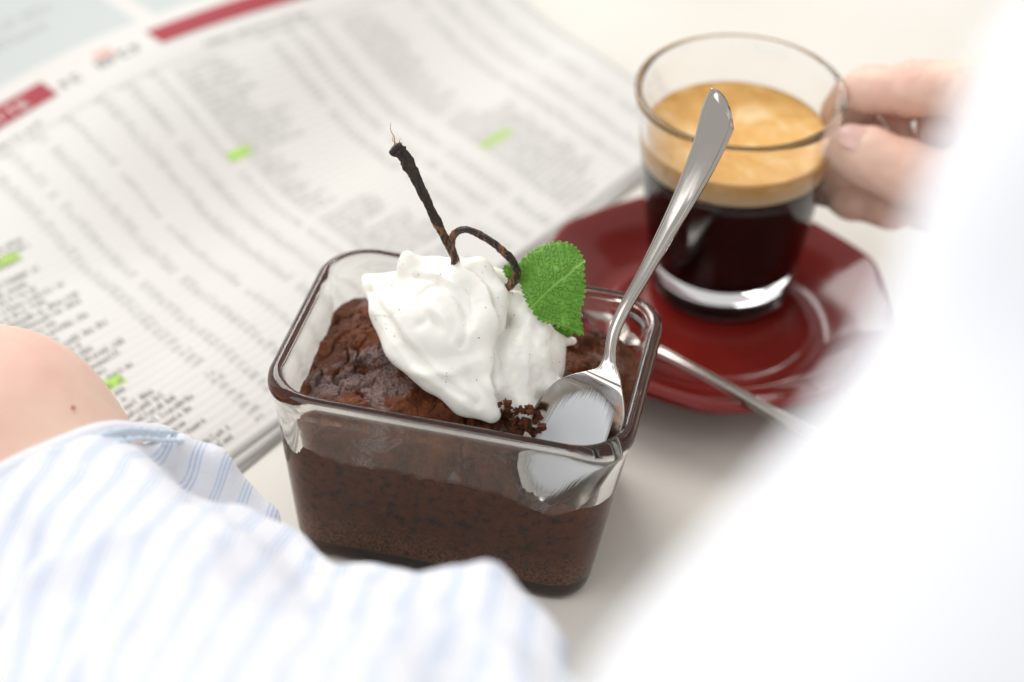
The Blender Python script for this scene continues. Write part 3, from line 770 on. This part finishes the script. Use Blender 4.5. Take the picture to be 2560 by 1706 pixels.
# ------------------------------------------------------------------ spoons
def spoon(rootname, ctr, wid, nrm_keys, bowl_u, depth, label, group=None, slant=0., smear_sheen=False):
    """ctr: centreline points tip->handle end; wid: half widths; nrm_keys: face normals along it; bowl_u: part of length that is bowl"""
    n = 240; C_ = catmull(ctr, n); tt = np.linspace(0, 1, n)
    src = np.linspace(0, 1, len(ctr)); W_ = np.clip(catmull(wid, n)[:, 0], .0002, None)
    N0 = catmull(nrm_keys, n); T = norm(np.gradient(C_, axis=0)); N_ = norm(N0-T*(N0*T).sum(-1, keepdims=True)); S_ = np.cross(T, N_)
    d = np.r_[0, np.cumsum(np.linalg.norm(np.diff(C_, axis=0), axis=1))]; d /= d[-1]
    mW = 65; k = np.linspace(-1, 1, mW)
    bl = np.clip(d/bowl_u, 0, 1); dep = depth*np.sin(np.pi*np.clip(bl, 0, 1)**.85)**.8*(d < bowl_u)
    top = C_[:, None]+S_[:, None]*(W_[:, None]*k)[..., None]-N_[:, None]*(dep[:, None]*(1-k**2)[None]**1.0)[..., None]
    hd = sstep((d-bowl_u)/.08)                    # handle crown, rounded section
    crown = .0006*hd*sstep((1-d)/.02)
    top = top+N_[:, None]*(crown[:, None]*(1-k[None]**2)+.0006*hd[:, None]*np.exp(-((np.abs(k)-.86)/.1)[None]**2)-.0004*hd[:, None]*sstep((d-.70)/.18)[:, None]*np.exp(-(k/.55)[None]**4)*sstep((.985-d)/.03)[:, None])[..., None]
    th_ = .0011+.0011*np.exp(-((d-bowl_u)/.07)**2)+.0009*hd*(1-sstep((d-.5)/.4))
    tk = th_[:, None]*np.sqrt(np.clip(1-(k[None]*.96)**6, 0, 1))
    bot = top-N_[:, None]*(tk+crown[:, None])[..., None]
    sk = T[:, None]*(-k[None]*slant*(sstep((d-.90)/.10)**1.5)[:, None])[..., None]-T[:, None]*((k[None]**2)*.0016*(sstep((d-.93)/.07))[:, None])[..., None]
    top = top+sk; bot = bot+sk
    V_ = np.concatenate([top, bot[:, ::-1]], 1); m2 = 2*mW
    root = tag(empty(rootname, C_[n//2]), label, 'spoon', group)
    ib = int(np.searchsorted(d, bowl_u*1.02))
    def part(nm, i0, i1):
        F_ = grid_faces(i1-i0, m2, True).tolist(); F_.append(list(range(m2))[::-1]); F_.append([(i1-i0-1)*m2+j for j in range(m2)])
        o = link(nm, V_[i0:i1].reshape(-1, 3)-C_[n//2], F_, m_steel, root); return o
    part('bowl', 0, ib+1); part('handle', ib, n)
    if smear_sheen:
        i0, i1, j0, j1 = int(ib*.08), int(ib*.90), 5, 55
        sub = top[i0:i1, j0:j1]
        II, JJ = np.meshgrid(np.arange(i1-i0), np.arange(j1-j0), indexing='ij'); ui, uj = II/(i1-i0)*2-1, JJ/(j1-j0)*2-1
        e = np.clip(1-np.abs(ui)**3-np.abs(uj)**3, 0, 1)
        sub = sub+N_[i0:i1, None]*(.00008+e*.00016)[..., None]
        link('cream_sheen_film', sub.reshape(-1, 3)-C_[n//2], grid_faces(i1-i0, j1-j0, flip=True), m_smear_sheen, root, uvs=np.stack([ui, uj], -1).reshape(-1, 2))
    return root
sp = [(1226, 1165, -.0262), (1252, 1112, -.0250), (1288, 1043, -.0232), (1325, 975, -.0210), (1362, 915, -.0180), (1390, 865, -.0140), (1399, 830, -.0105), (1408, 770, -.006), (1436, 705, -.001), (1480, 628, .004), (1530, 535, .010), (1580, 440, .016), (1628, 335, .022), (1652, 262, .0255), (1664, 226, .027)]
ctr = [onLY(*p) for p in sp]
wid = [.0012, .0098, .0126, .0125, .0102, .0046, .0018, .0015, .0016, .0018, .0023, .0032, .0042, .0048, .0040]
fn = norm(-_fw+np.array([-.30, 0, .1])); bn = norm(np.array([-.42, -.72, .60]))
spoon('teaspoon', ctr, wid, [bn]*5+[norm(bn+fn)]+[fn]*9, .34, .0062, 'steel teaspoon standing upright in the dish with cream streaks and painted sheen in its bowl', None, slant=.0030, smear_sheen=True)
p2 = [(1335, 712, .012), (1362, 722, .0095), (1400, 742, .0095), (1440, 764, .0125), (1475, 784, .0155), (1540, 818, .018), (1640, 872, .0195), (1760, 940, .0195), (1860, 996, .0175), (1930, 1034, .0155)]
ctr = [onZ(*p) for p in p2]; upn = np.array([0, -.1, 1.])
spoon('teaspoon', ctr, [.0009, .0070, .0095, .0075, .0024, .0013, .0015, .0021, .0030, .0014], [upn]*10, .33, .004, 'second teaspoon lying across the red saucer, handle reaching over its front edge')

# ------------------------------------------------------------------ saucer
def lathe(prof, n, mod=None):
    a = np.linspace(0, 2*np.pi, n, endpoint=False); V_ = []
    for r_, z_ in prof:
        k = np.ones(n) if mod is None else mod(a, r_)
        V_.append(np.c_[r_*np.cos(a)*k, r_*np.sin(a)*k, np.full(n, z_)])
    return np.array(V_)
sc = (.0753, .0907, 0)
pf = [(.020, .0022), (.030, .0020), (.0315, .0004), (.0335, .0002), (.0350, .0014), (.042, .0050), (.050, .0094), (.0555, .0128), (.0580, .0148), (.0588, .0160), (.0586, .0172), (.0576, .0178), (.0562, .0176),
      (.053, .0160), (.049, .0138), (.044, .0108), (.0395, .0084), (.0365, .0072), (.034, .0070), (.0325, .0074), (.030, .0066), (.026, .0060), (.018, .0058), (.008, .0058), (.0005, .0058)]
pf = catmull(pf, 110)
def mod(a, r_):
    q = (a+.25) % (2*np.pi/9)-np.pi/9; pg = np.cos(np.pi/9)/np.cos(q); pg = -np.log(np.exp(-pg*60)+np.exp(-.985*60))/60
    return 1+sstep((r_-.036)/.016)*(pg/pg.mean()-1)*.75
V_ = lathe(pf, 200, mod)
F_ = grid_faces(110, 200, True).tolist(); F_.append(list(range(200))[::-1]); F_.append([109*200+j for j in range(200)])
o = link('saucer', V_.reshape(-1, 3), F_, m_saucer); o.location = sc
tag(o, 'dark red glazed saucer with a gently scalloped edge under the espresso glass', 'saucer')

# ------------------------------------------------------------------ espresso glass
cb_ = Vector((.0791, .1112, .0088)); axis = Vector((-.0349, -.0434, 1)).normalized()
cup = empty('espresso_glass', cb_); cup.rotation_euler = axis.to_track_quat('Z', 'Y').to_euler()
tag(cup, 'clear glass espresso cup held by its handle above the red saucer', 'cup')
bpy.context.view_layer.update()
CM = np.array(cup.matrix_basis); CMi = np.linalg.inv(CM)
def toCup(p): return (CMi @ np.r_[p, 1])[:3]
def ro(z): return .0230+(.0328-.0230)*(z/.0741)**.92
pf = [(.0005, .0012), (.016, .0012), (.0195, .0004), (.0215, 0), (.0228, .0006), (.0234, .0022), (.0230, .0042), (.0226, .0060)]
for z in np.linspace(.0085, .0705, 16): pf.append((ro(z), z))
pf += [(.0329, .0722), (.0331, .0735), (.0328, .0744), (.0320, .0748), (.0309, .0741), (.0305, .0728)]
def ri(z): return ro(z)-.0025
for z in np.linspace(.069, .0145, 15): pf.append((ri(z), z))
pf += [(.0205, .0120), (.0180, .0108), (.010, .0101), (.0005, .0100)]
pf = np.array(pf); V_ = lathe(pf, 128)
F_ = grid_faces(len(pf), 128, True).tolist(); F_.append(list(range(128))[::-1]); F_.append([(len(pf)-1)*128+j for j in range(128)])
link('glass_body', V_.reshape(-1, 3), F_, m_cupglass, cup)
# handle: a glass loop, in cup space, on the side of the hand
hdir = toCup(np.array(cb_)+np.array([1., .05, 0]))-toCup(np.array(cb_)); hdir[2] = 0; hdir = norm(hdir)
hp = catmull([hdir*r_+np.array([0, 0, z_]) for r_, z_ in ((.0300, .0640), (.0345, .0655), (.0405, .0645), (.0455, .0585), (.0460, .0490), (.0425, .0395), (.0360, .0335), (.0305, .0335), (.0268, .0350))], 70)
o = sweep('glass_handle', hp, .0034, .0026, np.cross(hdir, [0, 0, 1]), m_cupglass, cup, m=20)
# liquid
LT = .0590; LC = .0500
def liq(pts, m, name):
    V_ = lathe(pts, 120); n_ = len(pts)
    F_ = grid_faces(n_, 120, True).tolist(); F_.append(list(range(120))[::-1]); F_.append([(n_-1)*120+j for j in range(120)])
    return link(name, V_.reshape(-1, 3), F_, m, drink)
drink = tag(empty('espresso', cb_), 'black espresso under a thick tan crema, inside the glass cup', 'coffee'); drink.rotation_euler = cup.rotation_euler
liq([(.0005, .0098), (.0100, .0099), (.0181, .0106), (.0207, .0118), (ri(.0145)+.0003, .0145)]+[(ri(z)+.0003, z) for z in np.linspace(.018, LC-.0001, 8)]+[(.0005, LC-.0001)], m_coffee, 'black_coffee')
liq([(.0005, LC)]+[(ri(z)+.0003, z) for z in np.linspace(LC, LT, 8)]+[(ri(LT)-.0012, LT-.0006), (.018, LT-.0008), (.009, LT-.0008), (.0005, LT-.0008)], m_crema, 'crema')

# ------------------------------------------------------------------ person
person = tag(empty('person', (.06, -.36, -.2)), 'person in a white shirt with thin blue stripes, right hand holding the espresso glass', 'person')
def pp(o):
    o.parent = person; o.matrix_parent_inverse = Matrix.Translation((-.06, .36, .2)); return o
# joints
la_out = D(-620, 930, .60); la_el = D(-28, 1062, .509); la_cuff = D(108, 1262, .50); la_mid = D(330, 1625, .43); la_sh = D(800, 2250, .34)
arm_r = [(2040, 2055), (2430, 1655), (2835, 1154), (2965, 679), (3045, 400)]
ra_pts = [D(x_, y_, .21) for x_, y_ in arm_r]
wrist = D(2560, 330, .60)
tor_t = np.array([.045, -.40, .10]); tor_b = np.array([.05, -.40, -.22])
# hand joints
Yh = .112
idx = [(1935, 262, .118, 6.2), (1990, 210, .116, 7.4), (2110, 203, .108, 8.4), (2260, 200, .098, 9.2), (2440, 260, .085, 12)]
thb = [(1932, 345, .101, 7.0), (1995, 362, .097, 9.2), (2075, 395, .093, 9.8), (2190, 440, .088, 11), (2400, 420, .080, 16)]
mid_ = [(1952, 268, .124, 6.0), (2030, 268, .122, 7.0), (2130, 290, .116, 8.0), (2260, 300, .104, 9), (2420, 300, .092, 12)]
low_ = [(1902, 418, .116, 6.0), (1955, 452, .112, 7.2), (2050, 472, .106, 7.4), (2180, 440, .100, 9), (2380, 400, .094, 12)]
low2 = [(1985, 470, .124, 5.5), (2060, 487, .120, 6.6), (2160, 490, .112, 7.2), (2300, 430, .102, 9)]
def chain(P, pts, k=.004, d=None):
    J = [(onY(x_, y_, Y_), r_/1000) for x_, y_, Y_, r_ in pts]
    dd = None
    for (a, ra), (b_, rb) in zip(J[:-1], J[1:]):
        q = seg(P, a, b_, ra, rb); dd = q if dd is None else smin(dd, q, .003)
    return dd
def hand_sdf(P):
    d = chain(P, idx)
    d = smin(d, chain(P, mid_), .0022); d = smin(d, chain(P, thb), .0022)
    d = smin(d, chain(P, low_), .0022); d = smin(d, chain(P, low2), .0020)
    palm = seg(P, onY(2380, 290, .088), onY(2420, 380, .086), .019, .019); d = smin(d, palm, .012)
    d = smin(d, seg(P, onY(2420, 320, .086), wrist, .020, .024), .015)
    # knuckle creases
    return d
hl = np.array([onY(1900, 300, .11), wrist]); lo = hl.min(0)-.035; hi = hl.max(0)+.035; hi[0] = wrist[0]+.01
P, F = nets(hand_sdf, lo, hi, .0012); P = relax(P, F, 2)
N = vnormals(P, F)
P = P+N*(.00035*fbm(P*260, 3))[:, None]
def body_sdf(P):
    d = seg(P, la_out, la_el, .027, .0325)
    d = smin(d, seg(P, la_el, la_cuff-norm(la_cuff-la_el)*.004, .0325, .0345), .012)
    d = smin(d, seg(P, la_cuff, la_mid, .030, .024), .004)
    d = smin(d, seg(P, la_mid, la_sh, .026, .034), .02)
    d = smin(d, seg(P, la_sh, tor_t, .04, .08), .03)
    d = smin(d, seg(P, tor_t, tor_b, .085, .10), .04)
    d = smin(d, seg(P, tor_t, ra_pts[0], .05, .032), .02)
    for a, b_ in zip(ra_pts[:-1], ra_pts[1:]): d = smin(d, seg(P, a, b_, .028, .028), .006)
    d = smin(d, seg(P, ra_pts[-1], wrist, .028, .0235), .01)
    return d
P2_, F2_ = nets(body_sdf, (-.36, -.52, -.33), (.30, .24, .40), .0045)
# fine left forearm skin
P2_ = relax(P2_, F2_, 2)
Pb = np.vstack([P, P2_]); Fb = np.vstack([F, F2_+len(P)])
pp(link('body', Pb, Fb, m_skin))
# nails and ring
def disc(name, c, n, sidev, a, b_, m, bulge=.0008):
    n = norm(np.asarray(n, float)); s1 = norm(sidev-n*(sidev @ n)); s2 = np.cross(n, s1); V_ = [c+n*bulge]
    F_ = []
    for r_ in (.35, .7, 1):
        for k in range(24):
            t = 2*np.pi*k/24; V_.append(c+s1*a*r_*math.cos(t)+s2*b_*r_*math.sin(t)+n*bulge*(1-r_*r_))
    for k in range(24): F_.append((0, 1+k, 1+(k+1) % 24))
    for q in range(2):
        for k in range(24): F_.append((1+q*24+k, 1+(q+1)*24+k, 1+(q+1)*24+(k+1) % 24, 1+q*24+(k+1) % 24))
    return pp(link(name, np.array(V_), F_, m))
c = onY(1962, 346, .0985); nrm_ = norm(-_fw+.55*_u2-.1*_r2)
ax_ = norm(onY(2000, 365, .097)-onY(1932, 345, .101))
disc('nail', c+nrm_*.0073, nrm_, ax_, .0058, .0046, m_nail, .0012)
a_ = np.linspace(0, 2*np.pi, 49); j1, j2 = onY(2130, 290, .116), onY(2260, 300, .104); tdir = norm(j2-j1)
s1 = norm(np.cross(tdir, [0, 0, 1])); s2 = np.cross(tdir, s1); cc_ = onY(2140, 291, .115)
rp = cc_+.0106*(np.cos(a_)[:, None]*s1+np.sin(a_)[:, None]*s2)
nn_ = 49; ring_path = rp
Tt = norm(np.gradient(rp, axis=0)); V_ = []
for i in range(48):
    rad = norm(rp[i]-cc_)
    for k in range(8):
        t = 2*np.pi*k/8; V_.append(rp[i]+tdir*.0017*math.cos(t)+rad*.0010*math.sin(t))
V_ = np.array(V_).reshape(48, 8, 3); fr_ = np.concatenate([V_, V_[:1]])
pp(link('finger_ring', fr_.reshape(-1, 3), grid_faces(49, 8, True), m_ring))

# mole on the forearm
mp_ = D(168, 936, .49)
def proj_surface(px, py, f, d0=.2, d1=.7):
    for t in np.linspace(d0, d1, 2500):
        p = D(px, py, t)
        if f(p[None].astype(np.float32))[0] < 0: return p
    return D(px, py, d1)
mp_ = proj_surface(168, 936, body_sdf, .35, .65)
v, f = blob(mp_, .0006, 1.2, 8, 10, .2); pp(link('mole', v, f, m_mole))

# shirt: left sleeve, front and right sleeve
cuffdir = norm(la_el-la_cuff)
cuffc = la_cuff+cuffdir*.004
def left_shirt(P):
    W_ = P+np.stack([.0022*fbm(P*45+1, 2), .0022*fbm(P*45+5, 2), .0022*fbm(P*45+9, 2)], -1).astype(np.float32)
    d = seg(W_, cuffc, la_mid, .0385, .038)
    # flap of cloth hanging beside the cuff, in focus
    for a, b_, ra, rb in (((340, 1050, .494), (405, 1036, .498), .0060, .0058), ((405, 1036, .498), (505, 1064, .501), .0058, .0060), ((505, 1064, .501), (560, 1128, .504), .0060, .0062),
                          ((560, 1128, .504), (604, 1170, .504), .0062, .0062), ((604, 1170, .504), (612, 1230, .500), .0062, .0058), ((420, 1110, .500), (575, 1215, .500), .0085, .0075), ((480, 1080, .502), (560, 1190, .502), .0070, .0070)):
        d = smin(d, seg(W_, D(*a), D(*b_), ra, rb), .0025)
    # roll below the hem
    for a, b_, ra, rb in (((405, 1030, .494), (300, 1052, .486), .0045, .0050), ((300, 1052, .486), (180, 1120, .470), .0050, .0055), ((180, 1120, .470), (90, 1215, .458), .0055, .0055)):
        d = smin(d, seg(W_, D(*a), D(*b_), ra, rb), .003)
    # long fold in front of the dish
    ch = [(300, 1180, .470), (365, 1213, .465), (443, 1243, .462), (523, 1273, .458), (623, 1308, .452), (722, 1362, .445), (850, 1372, .437), (925, 1388, .430), (1010, 1418, .422), (1105, 1445, .412), (1170, 1480, .404), (1210, 1520, .398), (1240, 1600, .385), (1300, 1720, .36)]
    for a, b_ in zip(ch[:-1], ch[1:]):
        d = smin(d, seg(W_, D(*a), D(*b_), .0228*a[2]-.0003, .0228*b_[2]-.0003), .003)
    for a, b_, ra, rb in (((480, 1420, .43), (860, 1500, .415), .018, .014), ((860, 1500, .415), (1100, 1580, .395), .014, .010),
                          ((500, 1640, .40), (860, 1720, .385), .020, .015), ((760, 1800, .365), (1060, 1650, .362), .012, .0115), ((1060, 1650, .362), (1250, 1625, .352), .0115, .0105), ((1250, 1625, .352), (1420, 1760, .335), .0105, .0105)):
        d = smin(d, seg(W_, D(*a), D(*b_), ra, rb), .006)
    d = smin(d, seg(W_, la_mid, la_sh, .040, .050), .012)
    d = smin(d, seg(W_, la_sh, tor_t, .047, .088), .03)
    # creases
    s = (P-la_mid.astype(np.float32)) @ norm(_r2*.8+_u2*.6).astype(np.float32)
    t = (P-la_mid.astype(np.float32)) @ norm(_r2*.6-_u2*.8).astype(np.float32)
    Q_ = np.stack([s*46, t*17, (P @ _fw.astype(np.float32))*24], -1)
    cr_ = 1-np.abs(vn(Q_+.6*vn(Q_*.7+9)[..., None]))*2.2
    cr2 = 1-np.abs(vn(Q_*2.1+30))*2.2
    cr3 = 1-np.abs(vn(Q_*4.3+50))*2.2
    d = d-(.0030*(cr_-.52)+.0013*(cr2-.45)+.0005*(cr3-.4)).astype(np.float32)
    # open at the cuff
    cut = (P-cuffc.astype(np.float32)) @ cuffdir.astype(np.float32)
    bul = .004*fbm(P*30+3, 2).astype(np.float32)*0
    d = smax(d, cut+bul, .002)
    hole = seg(P, cuffc-cuffdir*-.028, cuffc+cuffdir*.06, .0358, .0358)
    return smax(d, -hole, .0015)
def torso_shirt(P):
    d = seg(P, tor_t, tor_b, .093, .108)
    d = smin(d, seg(P, tor_t, ra_pts[0], .058, .0365), .01)
    for a, b_ in zip(ra_pts[:-1], ra_pts[1:]): d = smin(d, seg(P, a, b_, .0355, .0355), .006)
    e = ra_pts[-1]*.35+wrist*.65
    d = smin(d, seg(P, ra_pts[-1], e, .0355, .031), .012)
    d = d-(.0016*fbm(P*16, 3)+.0030*(1-2.2*np.abs(vn(P*np.array([11, 17, 13.])+4)))).astype(np.float32)
    return d
P, F = nets(left_shirt, (-.17, -.42, -.01), (.15, .04, .22), .0020)
P = relax(P, F, 2); N = vnormals(P, F)
P[:, 2] = np.maximum(P[:, 2], .0012)
# across-stripe coordinate, bent with the cloth
kc = D(520, 1120, .486); xq, yq = (P-kc) @ _r2, (P-kc) @ _u2
q = .93*xq-.37*yq-6.4*yq**2+.003*fbm(P*22+40, 2)+.0012*fbm(P*60, 2)
sh = pp(link('striped_sleeve', P, F, m_shirt, uvs=np.stack([q, q*0], -1)))
sh['label'] = 'rolled left sleeve of white cotton with fine triple blue stripes'
P, F = nets(torso_shirt, (-.12, -.55, -.34), (.33, .12, .36), .006); P = relax(P, F, 3)
o = pp(link('white_sleeve', P, F, m_white)); o['label'] = 'white shoulder and right sleeve, out of focus close to the camera'
# cuff hem with two lines of stitching
sA = norm(np.cross(cuffdir, [0, 0, 1])); sB = np.cross(cuffdir, sA)
def hem(rad, offs, rr_, name, m, dash=None):
    t = np.linspace(0, 2*np.pi, 181)[:-1]
    w_ = .0012*np.sin(t*3+1)+.0006*np.sin(t*9)
    ring = cuffc+cuffdir*(offs)+((rad+w_)[:, None])*(np.cos(t)[:, None]*sA+np.sin(t)[:, None]*sB)
    V_ = []
    for i in range(180):
        r_ = norm(ring[i]-cuffc-cuffdir*offs)
        g = rr_*(1 if dash is None else (.25+1.0*abs(math.sin(i*dash))))
        for k in range(8):
            a2 = 2*np.pi*k/8; V_.append(ring[i]+r_*g*math.cos(a2)+cuffdir*g*(1.7 if dash is None else 1)*math.sin(a2))
    V_ = np.array(V_).reshape(180, 8, 3); V_ = np.concatenate([V_, V_[:1]])
    return pp(link(name, V_.reshape(-1, 3), grid_faces(181, 8, True), m))
hem(.0408, .0008, .0017, 'cuff_hem', m_shirt)
hem(.0437, -.0016, .0006, 'stitching', m_thread, 1.2)
hem(.0442, -.0050, .0006, 'stitching', m_thread, 1.3)
